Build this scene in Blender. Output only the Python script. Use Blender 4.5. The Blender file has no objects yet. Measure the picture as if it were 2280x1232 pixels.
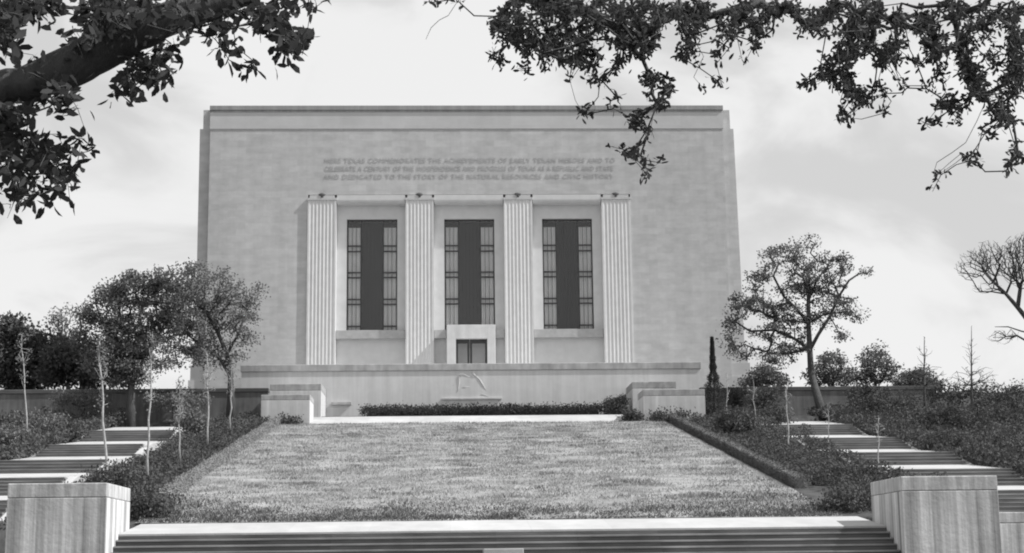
import bpy, math, random
import numpy as np
from mathutils import Matrix, Vector, noise as mnoise
random.seed(7); rng = np.random.default_rng(7)
scene = bpy.context.scene
col = scene.collection
R = math.radians

# ------------------------------------------------------------------ camera
F = 3530.0                      # focal length in photo pixels (2280 wide)
cam_d = bpy.data.cameras.new('camera'); cam = bpy.data.objects.new('camera', cam_d); col.objects.link(cam)
cam_d.sensor_width = 36.0; cam_d.lens = F / 2280 * 36; cam_d.clip_end = 5000; cam_d.clip_start = 0.1
Yc = Vector((1003 - 1140, -(1262 - 616), -F)).normalized()       # where world +Y lies, seen from the camera
Zc = Vector((-235, 20016, -F)); Zc = (Zc - Yc * Zc.dot(Yc)).normalized()
Xc = Yc.cross(Zc)
ROT = Matrix((Xc, Yc, Zc))                                        # camera vector -> world vector
cam.matrix_world = ROT.to_4x4()
scene.camera = cam
# ------------------------------------------------------------------ world
SUN_EL, SUN_AZ = 46, 10          # azimuth: degrees from +X towards the viewer
sun_dir = Vector((math.cos(R(SUN_EL)) * math.cos(R(SUN_AZ)), -math.cos(R(SUN_EL)) * math.sin(R(SUN_AZ)), math.sin(R(SUN_EL))))
w = bpy.data.worlds.new('World'); scene.world = w; w.use_nodes = True
nt = w.node_tree; nt.nodes.clear()
def N(t, **k):
    n = nt.nodes.new(t)
    for a, b in k.items(): setattr(n, a, b)
    return n
sky = N('ShaderNodeTexSky', sky_type='NISHITA', sun_disc=False)
sky.sun_elevation = R(SUN_EL); sky.sun_rotation = R(90 + SUN_AZ); sky.air_density = 1.0; sky.dust_density = 2.0
bw = N('ShaderNodeRGBToBW'); nt.links.new(sky.outputs[0], bw.inputs[0])
tc = N('ShaderNodeTexCoord'); mp = N('ShaderNodeMapping'); nt.links.new(tc.outputs['Generated'], mp.inputs[0])
mp.inputs['Scale'].default_value = (1.0, 1.0, 1.9); mp.inputs['Location'].default_value = (0.35, 0.2, 0.1)
n1 = N('ShaderNodeTexNoise'); n1.inputs['Scale'].default_value = 7.0; n1.inputs['Detail'].default_value = 6; n1.inputs['Roughness'].default_value = 0.5
n1.inputs['Distortion'].default_value = 0.5
nt.links.new(mp.outputs[0], n1.inputs[0])
cr = N('ShaderNodeMapRange'); cr.inputs[1].default_value = 0.36; cr.inputs[2].default_value = 0.58; cr.inputs[3].default_value = 0.0; cr.inputs[4].default_value = 1.0
cr.interpolation_type = 'SMOOTHSTEP'
nt.links.new(n1.outputs[0], cr.inputs[0])
cv = N('ShaderNodeMapRange'); cv.inputs[3].default_value = 6.9; cv.inputs[4].default_value = 9.2
nt.links.new(cr.outputs[0], cv.inputs[0])
mx = N('ShaderNodeMix', data_type='FLOAT'); mx.inputs[0].default_value = 0.9
nt.links.new(bw.outputs[0], mx.inputs[2]); nt.links.new(cv.outputs[0], mx.inputs[3])
bg = N('ShaderNodeBackground'); bg.inputs[1].default_value = 0.078
nt.links.new(mx.outputs[0], bg.inputs[0])
wo = N('ShaderNodeOutputWorld'); nt.links.new(bg.outputs[0], wo.inputs[0])
# ------------------------------------------------------------------ sun
sd = bpy.data.lights.new('sun', 'SUN'); sd.energy = 4.5; sd.angle = R(0.6); sd.color = (1, 1, 1)
so = bpy.data.objects.new('sun', sd); col.objects.link(so)
so.rotation_euler = sun_dir.to_track_quat('Z', 'Y').to_euler()
so.location = (60, -10, 60)
scene.view_settings.view_transform = 'Standard'; scene.view_settings.look = 'None'
scene.cycles.filter_width = 2.0
scene.view_settings.exposure = 0.38; scene.view_settings.gamma = 1.0

# ================================================================== helpers
def P(px, py, d):
    """the point at distance Y = d that the photo shows at pixel (px, py)"""
    v = ROT @ Vector(((px - 1140) / F, -(py - 616) / F, -1.0))
    return v * (d / v.y)

def mat(name, base, var=0.0, scale=3.0, stretch=(1, 1, 1), streak=0.0, streak_scale=(5, 5, .25), bump=0.0, bscale=30.0,
        rough=0.9, brick=None, blotch=0.0, blotch_scale=0.4, spec=0.2, translucent=0.0, detail=6):
    m = bpy.data.materials.new(name); m.use_nodes = True
    t = m.node_tree; ns = t.nodes; ns.clear(); L = t.links.new
    out = ns.new('ShaderNodeOutputMaterial'); b = ns.new('ShaderNodeBsdfPrincipled')
    b.inputs['Roughness'].default_value = rough; b.inputs['Specular IOR Level'].default_value = spec
    geo = ns.new('ShaderNodeTexCoord')
    cur = None
    def add(val, amt):                                            # cur *= 1 + amt*(val-.5)*2
        nonlocal cur
        ma = ns.new('ShaderNodeMath'); ma.operation = 'MULTIPLY_ADD'; L(val, ma.inputs[0]); ma.inputs[1].default_value = 2 * amt; ma.inputs[2].default_value = 1 - amt
        mu = ns.new('ShaderNodeMath'); mu.operation = 'MULTIPLY'; L(ma.outputs[0], mu.inputs[0])
        if cur is None: mu.inputs[1].default_value = base
        else: L(cur, mu.inputs[1])
        cur = mu.outputs[0]
    def tex(sc, st, det=6, dist=0.0):
        mpn = ns.new('ShaderNodeMapping'); mpn.inputs['Scale'].default_value = st; L(geo.outputs['Object'], mpn.inputs[0])
        nn = ns.new('ShaderNodeTexNoise'); nn.inputs['Scale'].default_value = sc; nn.inputs['Detail'].default_value = det; nn.inputs['Roughness'].default_value = .6
        nn.inputs['Distortion'].default_value = dist
        L(mpn.outputs[0], nn.inputs[0])
        mr = ns.new('ShaderNodeMapRange'); mr.inputs[1].default_value = .3; mr.inputs[2].default_value = .7; L(nn.outputs[0], mr.inputs[0])
        return mr.outputs[0], nn
    if var: add(tex(scale, stretch, detail)[0], var)
    if streak:
        add(tex(1.0, streak_scale, 5)[0], streak)
        add(tex(2.3, streak_scale, 3)[0], streak * .6)
    if blotch: add(tex(blotch_scale, (1, 1, 1), 4, .4)[0], blotch)
    if brick:
        bw_, bh_, amt, off = brick
        mpn = ns.new('ShaderNodeMapping'); mpn.inputs['Rotation'].default_value = (R(90), 0, 0); L(geo.outputs['Object'], mpn.inputs[0])
        br = ns.new('ShaderNodeTexBrick'); L(mpn.outputs[0], br.inputs[0])
        br.inputs['Scale'].default_value = 1.0; br.inputs['Brick Width'].default_value = bw_; br.inputs['Row Height'].default_value = bh_
        br.inputs['Mortar Size'].default_value = .012; br.inputs['Color1'].default_value = (1, 1, 1, 1); br.inputs['Color2'].default_value = (.0, .0, .0, 1)
        br.inputs['Mortar'].default_value = (.25, .25, .25, 1); br.inputs['Bias'].default_value = off
        cc = ns.new('ShaderNodeRGBToBW'); L(br.outputs[0], cc.inputs[0]); add(cc.outputs[0], amt)
    if cur is None:
        b.inputs['Base Color'].default_value = (base, base, base, 1)
    else:
        L(cur, b.inputs['Base Color'])
    if bump:
        _, nn = tex(bscale, stretch, 6)
        bu = ns.new('ShaderNodeBump'); bu.inputs['Strength'].default_value = bump; bu.inputs['Distance'].default_value = .03
        L(nn.outputs[0], bu.inputs['Height']); L(bu.outputs[0], b.inputs['Normal'])
    sh = b.outputs[0]
    if translucent:
        tr = ns.new('ShaderNodeBsdfTranslucent')
        if cur is None: tr.inputs[0].default_value = (base, base, base, 1)
        else: L(cur, tr.inputs[0])
        mi = ns.new('ShaderNodeMixShader'); mi.inputs[0].default_value = translucent
        L(b.outputs[0], mi.inputs[1]); L(tr.outputs[0], mi.inputs[2]); sh = mi.outputs[0]
    L(sh, out.inputs[0])
    return m

def tag(o, label=None, cat=None, group=None, kind=None):
    if label: o['label'] = label
    if cat: o['category'] = cat
    if group: o['group'] = group
    if kind: o['kind'] = kind
    return o
def empty(name, loc, label, cat, group=None):
    o = bpy.data.objects.new(name, None); col.objects.link(o); o.location = loc
    o.empty_display_size = .3
    return tag(o, label, cat, group)

class MB:
    def __init__(s): s.v = []; s.f = []
    def add(s, vs, fs):
        k = len(s.v); s.v += [tuple(v) for v in vs]; s.f += [tuple(i + k for i in f) for f in fs]
    def box(s, x0, x1, y0, y1, z0, z1):
        s.add([(x0, y0, z0), (x1, y0, z0), (x1, y1, z0), (x0, y1, z0), (x0, y0, z1), (x1, y0, z1), (x1, y1, z1), (x0, y1, z1)],
              [(0, 1, 5, 4), (1, 2, 6, 5), (2, 3, 7, 6), (3, 0, 4, 7), (4, 5, 6, 7), (3, 2, 1, 0)])
    def hexa(s, b, t):                                            # bottom four, top four points
        s.add(list(b) + list(t), [(0, 1, 5, 4), (1, 2, 6, 5), (2, 3, 7, 6), (3, 0, 4, 7), (4, 5, 6, 7), (3, 2, 1, 0)])
    def prism(s, pts, axis, a, b):                                # closed outline extruded along axis
        n = len(pts)
        def put(p, q):
            return {'x': (q, p[0], p[1]), 'y': (p[0], q, p[1]), 'z': (p[0], p[1], q)}[axis]
        s.add([put(p, a) for p in pts] + [put(p, b) for p in pts],
              [(i, (i + 1) % n, n + (i + 1) % n, n + i) for i in range(n)] + [tuple(range(n - 1, -1, -1)), tuple(range(n, 2 * n))])
    def tube(s, pts, rad, n=8):
        pts = [Vector(p) for p in pts]; k0 = len(s.v); prev = None
        for i, p in enumerate(pts):
            a = pts[max(i - 1, 0)]; b = pts[min(i + 1, len(pts) - 1)]; t = (b - a).normalized()
            if prev is None: u = t.orthogonal().normalized()
            else: u = (prev - t * prev.dot(t)).normalized()
            prev = u; v = t.cross(u); r = rad[i] if hasattr(rad, '__len__') else rad
            for j in range(n):
                an = 2 * math.pi * j / n
                rr = r[j % len(r)] if hasattr(r, '__len__') else r
                s.v.append(tuple(p + (u * math.cos(an) + v * math.sin(an)) * rr))
        for i in range(len(pts) - 1):
            for j in range(n):
                a = k0 + i * n + j; b = k0 + i * n + (j + 1) % n
                s.f.append((a, b, b + n, a + n))
        s.f.append(tuple(k0 + j for j in range(n))[::-1]); s.f.append(tuple(k0 + (len(pts) - 1) * n + j for j in range(n)))
    def build(s, name, m, parent=None, smooth=False, bevel=0, loc=None):
        me = bpy.data.meshes.new(name)
        vs = s.v
        par = Vector((0, 0, 0))
        if parent is not None: par = parent_origin(parent)
        elif loc is not None: par = Vector(loc)
        vs = [(v[0] - par.x, v[1] - par.y, v[2] - par.z) for v in vs]
        me.from_pydata(vs, [], s.f); me.validate(); me.update()
        me.materials.append(m)
        o = bpy.data.objects.new(name, me); col.objects.link(o)
        if parent is not None: o.parent = parent
        elif loc is not None: o.location = loc
        fix_normals(me)
        if smooth: me.polygons.foreach_set('use_smooth', [True] * len(me.polygons))
        if bevel:
            bv = o.modifiers.new('bevel', 'BEVEL'); bv.width = bevel; bv.segments = 2; bv.limit_method = 'ANGLE'
        return o
def parent_origin(p):
    v = Vector((0, 0, 0))
    while p is not None: v += p.location; p = p.parent
    return v
import bmesh
def fix_normals(me):
    b = bmesh.new(); b.from_mesh(me); bmesh.ops.recalc_face_normals(b, faces=b.faces); b.to_mesh(me); b.free()

def np_mesh(name, V, faces_n, nv, m, parent=None, loc=None):
    """V (N,3); every face uses nv consecutive vertices"""
    par = parent_origin(parent) if parent is not None else Vector(loc or (0, 0, 0))
    V = (V - np.array(par)).astype(np.float32)
    me = bpy.data.meshes.new(name); me.vertices.add(len(V)); me.vertices.foreach_set('co', V.ravel())
    me.loops.add(faces_n * nv); me.loops.foreach_set('vertex_index', np.arange(faces_n * nv, dtype=np.int32))
    me.polygons.add(faces_n); me.polygons.foreach_set('loop_start', np.arange(0, faces_n * nv, nv, dtype=np.int32))
    me.update(calc_edges=True); me.materials.append(m)
    o = bpy.data.objects.new(name, me); col.objects.link(o)
    if parent is not None: o.parent = parent
    elif loc is not None: o.location = loc
    return o
def unit(a): return a / np.maximum(np.linalg.norm(a, axis=1, keepdims=True), 1e-9)
def leaf_verts(C, D, length, width, pointy=True):
    """six-sided leaves starting at C, pointing along D"""
    n = len(C); D = unit(D); Rn = unit(rng.normal(size=(n, 3))); S = unit(np.cross(D, Rn)); U = np.cross(S, D)
    l = (length * rng.uniform(.7, 1.25, n))[:, None]; wd = (width * rng.uniform(.7, 1.2, n))[:, None]
    prof = [(0, 0.10, 0), (.32, .40, .10), (.74, .46, .12), (1, .10, 0), (.74, -.46, .12), (.32, -.40, .10)]
    out = np.empty((n, 6, 3))
    for i, (a, b, c) in enumerate(prof):
        out[:, i] = C + D * l * a + S * wd * b + U * wd * c * (1 if True else 0) - U * l * .12 * a * a
    return out.reshape(-1, 3)

# ------------------------------------------------------------------ materials
M = {}
M['wall'] = mat('limestone_ashlar', .49, var=.11, scale=1.6, stretch=(.8, 1, 1.5), brick=(.95, .36, .055, 0.0), streak=.05, streak_scale=(1.2, 1.2, .06), blotch=.07, blotch_scale=.14, bump=.25, bscale=18)
M['frieze'] = mat('smooth_limestone', .52, var=.05, scale=1.2, blotch=.05, brick=(2.4, 4.0, .03, 0))
M['cap'] = mat('weathered_cornice_stone', .31, var=.12, scale=1.5, stretch=(1, 1, .5), streak=.12)
M['pil'] = mat('carved_limestone', .63, var=.06, scale=3, streak=.07, streak_scale=(4, 4, .15))
M['surround'] = mat('window_surround_stone', .60, var=.06, scale=2)
M['sill'] = mat('grey_sill_stone', .42, var=.12, scale=4)
M['terrace'] = mat('terrace_stone', .58, var=.05, scale=2, streak=.08, streak_scale=(2.5, 2.5, .12), brick=(3.2, 4.0, .02, 0))
M['coping'] = mat('stained_coping', .38, var=.22, scale=2.5, stretch=(1, 1, .5), streak=.15, streak_scale=(1.5, 1.5, .3))
M['pier'] = mat('streaked_pier_stone', .47, var=.06, scale=5, streak=.55, streak_scale=(3.4, 3.4, .06), bump=.35, bscale=9, blotch=.1, blotch_scale=.9)
M['piercap'] = mat('pier_cap_stone', .42, var=.10, scale=6, streak=.34, streak_scale=(4.5, 4.5, .3), bump=.35, bscale=9)
M['paving'] = mat('pale_paving', .42, var=.10, scale=1.6, stretch=(1, .5, 1), bump=.2, bscale=20, blotch=.08, brick=(1.9, 60, .05, 0))
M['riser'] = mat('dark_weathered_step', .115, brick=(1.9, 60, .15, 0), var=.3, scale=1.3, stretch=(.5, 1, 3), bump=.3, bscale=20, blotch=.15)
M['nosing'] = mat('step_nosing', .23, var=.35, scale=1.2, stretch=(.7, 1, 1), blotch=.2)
M['retain'] = mat('dark_retaining_wall', .16, var=.2, scale=1.5, streak=.25, streak_scale=(2.5, 2.5, .2), bump=.3)
M['earth'] = mat('bed_earth', .065, var=.4, scale=2.5, bump=.8, bscale=6)
M['lawn'] = mat('winter_lawn', .26, var=.35, scale=1.4, stretch=(.6, 1, 1), bump=.8, bscale=12, blotch=.12)
M['bronze'] = mat('dark_bronze', .05, rough=.5, spec=.5)
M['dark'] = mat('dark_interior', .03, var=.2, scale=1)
M['curtain'] = mat('pale_curtain', .72, var=.10, scale=6, stretch=(3, 1, .3))
M['ornament'] = mat('dark_carving', .12, var=.2)  # dark stone colour of the small carved ornaments
M['letters'] = mat('cut_letters', .43)
M['bark'] = mat('dark_bark', .075, var=.3, scale=5, stretch=(2, 2, .5), bump=.8, bscale=12)
M['palebark'] = mat('pale_sapling_bark', .36, var=.35, scale=8, stretch=(1, 1, 1))
M['greybark'] = mat('grey_twigs', .10, var=.2, scale=5)
M['leaf_near'] = mat('near_oak_leaf', .06, var=.2, scale=8, translucent=.35, rough=.8, spec=.05)
M['leaf_dark'] = mat('dark_foliage', .085, var=.3, scale=1.2, translucent=.2)
M['leaf_mid'] = mat('oak_foliage', .18, var=.35, scale=.9, translucent=.25)
M['leaf_light'] = mat('light_foliage', .24, var=.3, scale=1.5, translucent=.3)
M['cover'] = mat('ground_cover_leaf', .09, var=.45, scale=.8, translucent=.2)
M['hedge'] = mat('clipped_hedge_leaf_lit', .26, var=.3, scale=2, translucent=.15)  # lit copy: sunlight on the left hedge put into the leaf colour
M['grass'] = mat('grass_blade', .31, var=.62, scale=1.5, stretch=(.6, 1.0, 1), translucent=.35, blotch=.2, blotch_scale=.35, detail=4)
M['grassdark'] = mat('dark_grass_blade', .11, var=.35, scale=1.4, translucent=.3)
g = bpy.data.materials.new('window_glass'); g.use_nodes = True; t_ = g.node_tree; t_.nodes.clear()
o_ = t_.nodes.new('ShaderNodeOutputMaterial'); tr_ = t_.nodes.new('ShaderNodeBsdfTransparent'); gl_ = t_.nodes.new('ShaderNodeBsdfGlossy'); mi_ = t_.nodes.new('ShaderNodeMixShader')
gl_.inputs['Roughness'].default_value = .08; mi_.inputs[0].default_value = .05; tr_.inputs[0].default_value = (.95, .95, .95, 1)
t_.links.new(tr_.outputs[0], mi_.inputs[1]); t_.links.new(gl_.outputs[0], mi_.inputs[2]); t_.links.new(mi_.outputs[0], o_.inputs[0])
M['glass'] = g

# ================================================================== key positions (metres; eye at the origin, ground of the forecourt at -1.6)
CX = 1.05                         # the axis of lawn, steps and museum
G0 = -1.6
LY0, LY1 = 40.0, 73.0             # lawn foot and head
LZ0 = P(1115, 1160, LY0).z; LZ1 = P(1050, 942, LY1).z
SL = (LZ1 - LZ0) / (LY1 - LY0)
def plane(y): return LZ0 + SL * (y - LY0)
PLAT = P(1800, 866, 78).z - .15
FIN, FOUT = 12.4, 16.5            # side stairs, measured from the axis
print('lawn', LZ0, LZ1, SL, 'plateau', PLAT)

# ------------------------------------------------------------------ ground
def ground_z(x, y, smooth=False):
    ax = abs(x - CX)
    z = max(G0, plane(y))
    if y > 76: z = plane(76)
    edge = 79.4 if -10.1 < x < 12.3 else 78.2
    if y > edge: z = PLAT
    if y > 78.2 and ax > 30: z += .25 * min((ax - 30) / 30, 1)
    bump = 0
    if y > 28 and y < 110 and (ax > 9.6) and not smooth:
        bump = .22 * mnoise.noise((x * .5, y * .35, 0)) + .12 * mnoise.noise((x * 1.3, y * .8, 3))
    z += bump
    if ax < 9.4 and y < LY0: z = min(z, max(G0, -1.6) + max(0, (y - 33) * .3) - .3) if y > 31 else G0
    if FIN - .3 < ax < FOUT + .3 and 41 < y < 76.5: z = plane(y) - .9
    if 7 < ax < 11.5 and 35 < y < 39.2: z = min(z, .3)
    if 8.8 < ax < 24 and 25 < y < 39.6: z = min(z, -.5)
    return z
xs = sorted(set([round(v, 2) for v in list(np.arange(-34, 36, .8)) + [CX + s * a for s in (-1, 1) for a in (9.35, 9.45, 9.65, FIN - .35, FIN - .25, FOUT + .25, FOUT + .35)] +
                 [-10.15, -10.05, 12.25, 12.35, -900, -500, -300, -180, -120, -80, -60, -48, -40, 40, 48, 60, 80, 120, 180, 300, 500, 900]]))
ys = sorted(set([round(v, 2) for v in list(np.arange(28, 86, .8)) + [LY0 - .05, LY0, 39.2, 39.25, 75.9, 76, 76.5, 76.6, 78.15, 78.25, 79.35, 79.45, 39.65, 40.4, 30.9, 31.1] +
                 [-600, -300, -150, -80, -40, -20, -10, 0, 10, 16, 20, 24, 90, 96, 104, 110, 120, 140, 180, 300, 600, 1200]]))
mb = MB(); nx = len(xs)
mb.v = [(x, y, ground_z(x, y)) for y in ys for x in xs]
mb.f = [(j * nx + i, j * nx + i + 1, (j + 1) * nx + i + 1, (j + 1) * nx + i) for j in range(len(ys) - 1) for i in range(nx - 1)]
tag(mb.build('ground', M['earth'], smooth=True), kind='structure')

# lawn sheet and grass blades
LHW = 8.85                        # half width of the lawn
mb = MB(); nl = 40
for j in range(nl + 1):
    y = LY0 + (LY1 - LY0) * j / nl
    for i in range(21):
        x = CX - LHW + 2 * LHW * i / 20
        mb.v.append((x, y, plane(y) + .03 + .03 * mnoise.noise((x * .6, y * .6, 1))))
mb.f = [(j * 21 + i, j * 21 + i + 1, (j + 1) * 21 + i + 1, (j + 1) * 21 + i) for j in range(nl) for i in range(20)]
tag(mb.build('lawn', M['lawn'], smooth=True), kind='structure')
def blades(name, n, xr, yr, h, wd, m, dens=None, zf=None, label=''):
    X = rng.uniform(*xr, n); Y = rng.uniform(*yr, n)
    if dens is not None:
        k = np.array([dens(a, b) for a, b in zip(X, Y)]) > rng.uniform(0, 1, n); X = X[k]; Y = Y[k]
    n = len(X); Z = np.array([zf(a, b) for a, b in zip(X, Y)]) if zf else LZ0 + SL * (Y - LY0) + .02
    hh = h * rng.uniform(.5, 1.3, n) * np.array([1 + .8 * mnoise.noise((a * 1.1, b * 1.4, 5)) for a, b in zip(X, Y)])
    C = np.stack([X, Y, Z], 1); an = rng.uniform(0, math.pi, n); W = np.stack([np.cos(an), np.sin(an), 0 * an], 1) * wd * rng.uniform(.6, 1.3, n)[:, None]
    T = np.stack([rng.normal(0, .6, n), rng.normal(0, .6, n), np.ones(n)], 1) * hh[:, None]
    V = np.empty((n, 4, 3)); V[:, 0] = C - W; V[:, 1] = C + W; V[:, 2] = C + W * .6 + T * .8; V[:, 3] = C - W * .1 + T
    o = np_mesh(name, V.reshape(-1, 3), n, 4, m); tag(o, label, 'grass', kind='stuff'); return o
def lawn_d(x, y):
    e = .5 + .9 * mnoise.noise((x * .35, y * .9, 9)) + .8 * mnoise.noise((x * 1.1, y * 1.6, 2))
    edge = min(1, (y - LY0) / 2.5) * .8 + .2
    return max(.15, min(1, e + .25)) * edge
blades('lawn_grass', 150000, (CX - LHW + .1, CX + LHW - .1), (LY0 + .1, LY1 - .1), .07, .015, M['grass'], lawn_d, label='short pale winter grass covering the sloping lawn before the museum')
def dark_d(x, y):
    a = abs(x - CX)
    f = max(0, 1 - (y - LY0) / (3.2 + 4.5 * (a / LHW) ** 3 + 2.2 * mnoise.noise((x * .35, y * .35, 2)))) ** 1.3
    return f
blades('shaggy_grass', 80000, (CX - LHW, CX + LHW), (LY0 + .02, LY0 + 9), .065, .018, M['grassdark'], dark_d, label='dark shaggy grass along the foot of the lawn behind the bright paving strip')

# ------------------------------------------------------------------ front steps, landing, piers
PX0 = P(236, 1150, 36.0).x; PX1 = P(2010, 1150, 36.0).x           # inner faces of the two piers
NY = 37.4; NZ = P(1115, 1180, NY).z
mb = MB(); mb.hexa([(PX0 + .01, NY, G0 - .5), (PX1 - .01, NY, G0 - .5), (PX1 - .01, LY0, G0 - .5), (PX0 + .01, LY0, G0 - .5)],
                   [(PX0 + .01, NY, NZ), (PX1 - .01, NY, NZ), (PX1 - .01, LY0, LZ0 + .02), (PX0 + .01, LY0, LZ0 + .02)])
tag(mb.build('front_landing_path', M['paving'], bevel=.01), kind='structure')
st = empty('front_steps', (CX, 35, G0), 'wide flight of dark weathered steps between the two big foreground piers', 'steps')
a = MB(); b = MB(); nr = 17; rh = (NZ - G0) / nr; td = .27
for k in range(nr - 1):
    z1 = NZ - (k + 1) * rh; y1 = NY - k * td
    a.box(PX0 + .012, PX1 - .012, y1 - td, y1 - .002, G0 - .3, z1 - .046)
    b.box(PX0 + .012, PX1 - .012, y1 - td - .03, y1 - .002, z1 - .044, z1)
a.build('risers', M['riser'], st); b.build('treads', M['nosing'], st, bevel=.006)
c_ = MB(); c_.box(PX0 + .012, PX1 - .012, NY - .025, NY - .002, NZ - rh, NZ - .05); c_.build('top_riser', M['riser'], st)

def pier(name, x0, x1, y0, y1, z0, z1, capz, label, group='large piers flanking the front steps', m1='pier', m2='piercap'):
    t = empty(name, ((x0 + x1) / 2, (y0 + y1) / 2, z0), label, 'pier', group)
    a = MB(); a.box(x0, x1, y0, y1, z0, z1 - capz - .008); a.build('shaft', M[m1], t, bevel=.015)
    b = MB(); b.box(x0, x1, y0, y1, z1 - capz, z1); b.build('cap', M[m2], t, bevel=.02)
    c = MB(); c.box(x0 + .02, x1 - .02, y0 + .02, y1 - .02, z1 - capz - .02, z1 - capz + .01); c.build('joint', M['riser'], t)
    return t
zl = P(236, 1075, 36).z
pier('stone_pier', P(14, 1150, 36).x, PX0, 36, 38.65, G0, zl, P(120, 1075, 36).z - P(120, 1107, 36).z, 'large streaked pier at the left end of the front steps, right side sunlit')
zr = P(2010, 1061, 36).z
pier('stone_pier', PX1, P(2226, 1150, 36).x, 36, 38.65, G0, zr, P(2100, 1060, 36).z - P(2100, 1092, 36).z, 'large streaked pier at the right end of the front steps, in shade')
pier('stone_pier', P(2229, 1150, 36.6).x, P(2229, 1150, 36).x + 4, 36.9, 38.5, G0, P(2240, 1141, 37).z, .25, 'low grey stone wall end butting the outer side of the right front pier')
# pale pedestal at the foot of the steps
pd = empty('stone_pedestal', (P(1120, 1225, 32).x, 32.2, G0), 'pale stone pedestal in front of the middle of the front steps, only its top showing', 'pedestal')
a = MB(); zt_ = P(1120, 1222, 32).z; xa = P(1077, 1225, 32).x; xb = P(1166, 1225, 32).x
a.box(xa + .06, xb - .06, 32.06, 32.8, G0, zt_ - .16); a.build('shaft', M['paving'], pd, bevel=.01)
a = MB(); a.box(xa, xb, 32, 32.86, zt_ - .158, zt_); a.build('cap', M['paving'], pd, bevel=.012)

# ------------------------------------------------------------------ side flights of steps
M['riser2'] = mat('grey_weathered_step', .20, var=.3, scale=1.3, stretch=(.5, 1, 3), blotch=.2)
noseY = [43.2, 48.9, 54.6, 60.9, 67.9]
bandpx = [10, 10, 8, 7, 8]
words = ['lowest', 'second lowest', 'middle', 'fourth', 'topmost']
def up(y): return .25 - .10 * (y - 43) / 30
for side in (-1, 1):
    xa, xb = sorted((CX + side * FIN, CX + side * FOUT))
    sw = 'left' if side < 0 else 'right'
    for i, yn in enumerate(noseY):
        zn = plane(yn) + up(yn)
        nxt = noseY[i + 1] if i < 4 else 74.5
        zn2 = plane(nxt) + up(nxt)
        run = 1.8
        ye = nxt - run
        t = bandpx[i] / F * ye
        ze = zn * (ye / yn) + t
        p = MB(); p.hexa([(xa + .24, yn, zn - 1.4), (xb - .24, yn, zn - 1.4), (xb - .24, ye, ze - 1.4), (xa + .24, ye, ze - 1.4)],
                         [(xa + .24, yn, zn), (xb - .24, yn, zn), (xb - .24, ye, ze), (xa + .24, ye, ze)])
        tag(p.build('landing_path', M['paving'], bevel=.01), kind='structure')
        if i < 4 or True:
            # flight rising from this landing to the next (and one below the first)
            pairs = [(ye, ze, nxt, zn2, i + 1)] if i < 4 else []
            if i == 0: pairs.append((yn - 2.1, zn - .85, yn, zn, 0))
            for (ya, za, yb, zb, idx) in pairs:
                f = empty('side_steps', ((xa + xb) / 2, ya, za), '%s flight of the dark steps climbing beside the %s of the lawn' % (words[idx], sw), 'steps', 'side flights of steps')
                n = max(3, round((zb - za) / .125)); dh = (zb - za) / n; dy = (yb - ya) / n
                s1 = MB(); s2 = MB()
                for k in range(n):
                    y0 = ya + k * dy; z1 = za + (k + 1) * dh
                    if k == n - 1: z1 -= .004
                    s1.box(xa + .245, xb - .245, y0, yb - .003, z1 - dh - .2, z1 - .034)
                    if k < n - 1: s2.box(xa + .245, xb - .245, y0 - .03, y0 + dy - .004, z1 - .032, z1)
                    else: s2.box(xa + .245, xb - .245, y0 - .03, yb - .004, z1 - .032, z1 - .001)
                s1.build('risers', M['riser2'], f); s2.build('treads', M['nosing'], f)
                for q0, q1, hh, cm in (((xa, xa + .235, -.03, 'riser2'), (xb - .235, xb, .08, 'paving')) if side < 0 else ((xa, xa + .235, -.02, 'riser2'), (xb - .235, xb, -.03, 'riser2'))):
                    cb = MB(); cb.hexa([(q0, ya - .1, za - 1), (q1, ya - .1, za - 1), (q1, yb + .35, zb - 1), (q0, yb + .35, zb - 1)],
                                       [(q0, ya - .1, za + hh), (q1, ya - .1, za + hh), (q1, yb + .35, zb + hh), (q0, yb + .35, zb + hh)])
                    cb.build('curb', M[cm], f, bevel=.01)

# ------------------------------------------------------------------ upper path, terrace, far piers, retaining walls
XU0, XU1 = P(688, 930, 74).x, P(1432, 925, 74).x
zu0 = P(1040, 941, LY1).z; zu1 = P(1040, 926, 76.3).z
mb = MB(); mb.hexa([(XU0, LY1, 5), (XU1, LY1, 5), (XU1, 76.3, 5), (XU0, 76.3, 5)], [(XU0, LY1, zu0), (XU1, LY1, zu0), (XU1, 76.3, zu1), (XU0, 76.3, zu1)])
tag(mb.build('upper_path', M['paving'], bevel=.01), kind='structure')
mb = MB(); mb.box(XU0 - .3, XU1 + .3, 76.31, 79, 5, zu1 + .02); tag(mb.build('upper_bed', M['earth']), kind='structure')
TY = 79.0
tx0, tx1 = P(537, 850, TY).x, P(1560, 850, TY).x
tzt = P(1045, 810, TY).z; tzc = P(1045, 825, TY).z; TFL = tzt - .95
tw = empty('terrace_wall', ((tx0 + tx1) / 2, TY, 7), 'long pale stone terrace wall with stained coping standing in front of the museum', 'wall')
a = MB(); a.box(tx0, tx1, TY, TY + .6, 5, tzc - .004); a.box(tx0, tx0 + .6, TY + .6, 85, 5, tzc - .004); a.box(tx1 - .6, tx1, TY + .6, 85, 5, tzc - .004); a.build('wall_face', M['terrace'], tw)
a = MB(); a.box(tx0 - .04, tx1 + .04, TY - .05, TY + .64, tzc, tzt); a.box(tx0 - .04, tx0 + .64, TY + .64, 85, tzc, tzt); a.box(tx1 - .64, tx1 + .04, TY + .64, 85, tzc, tzt); a.build('coping', M['coping'], tw, bevel=.02)
a = MB(); a.box(tx0 + .6, tx1 - .6, TY + .6, 85.98, 5, TFL); a.build('terrace_floor', M['paving'], tw)
a = MB(); q0 = P(738, 900, TY - .1).x; q1 = P(782, 900, TY - .1).x
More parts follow.
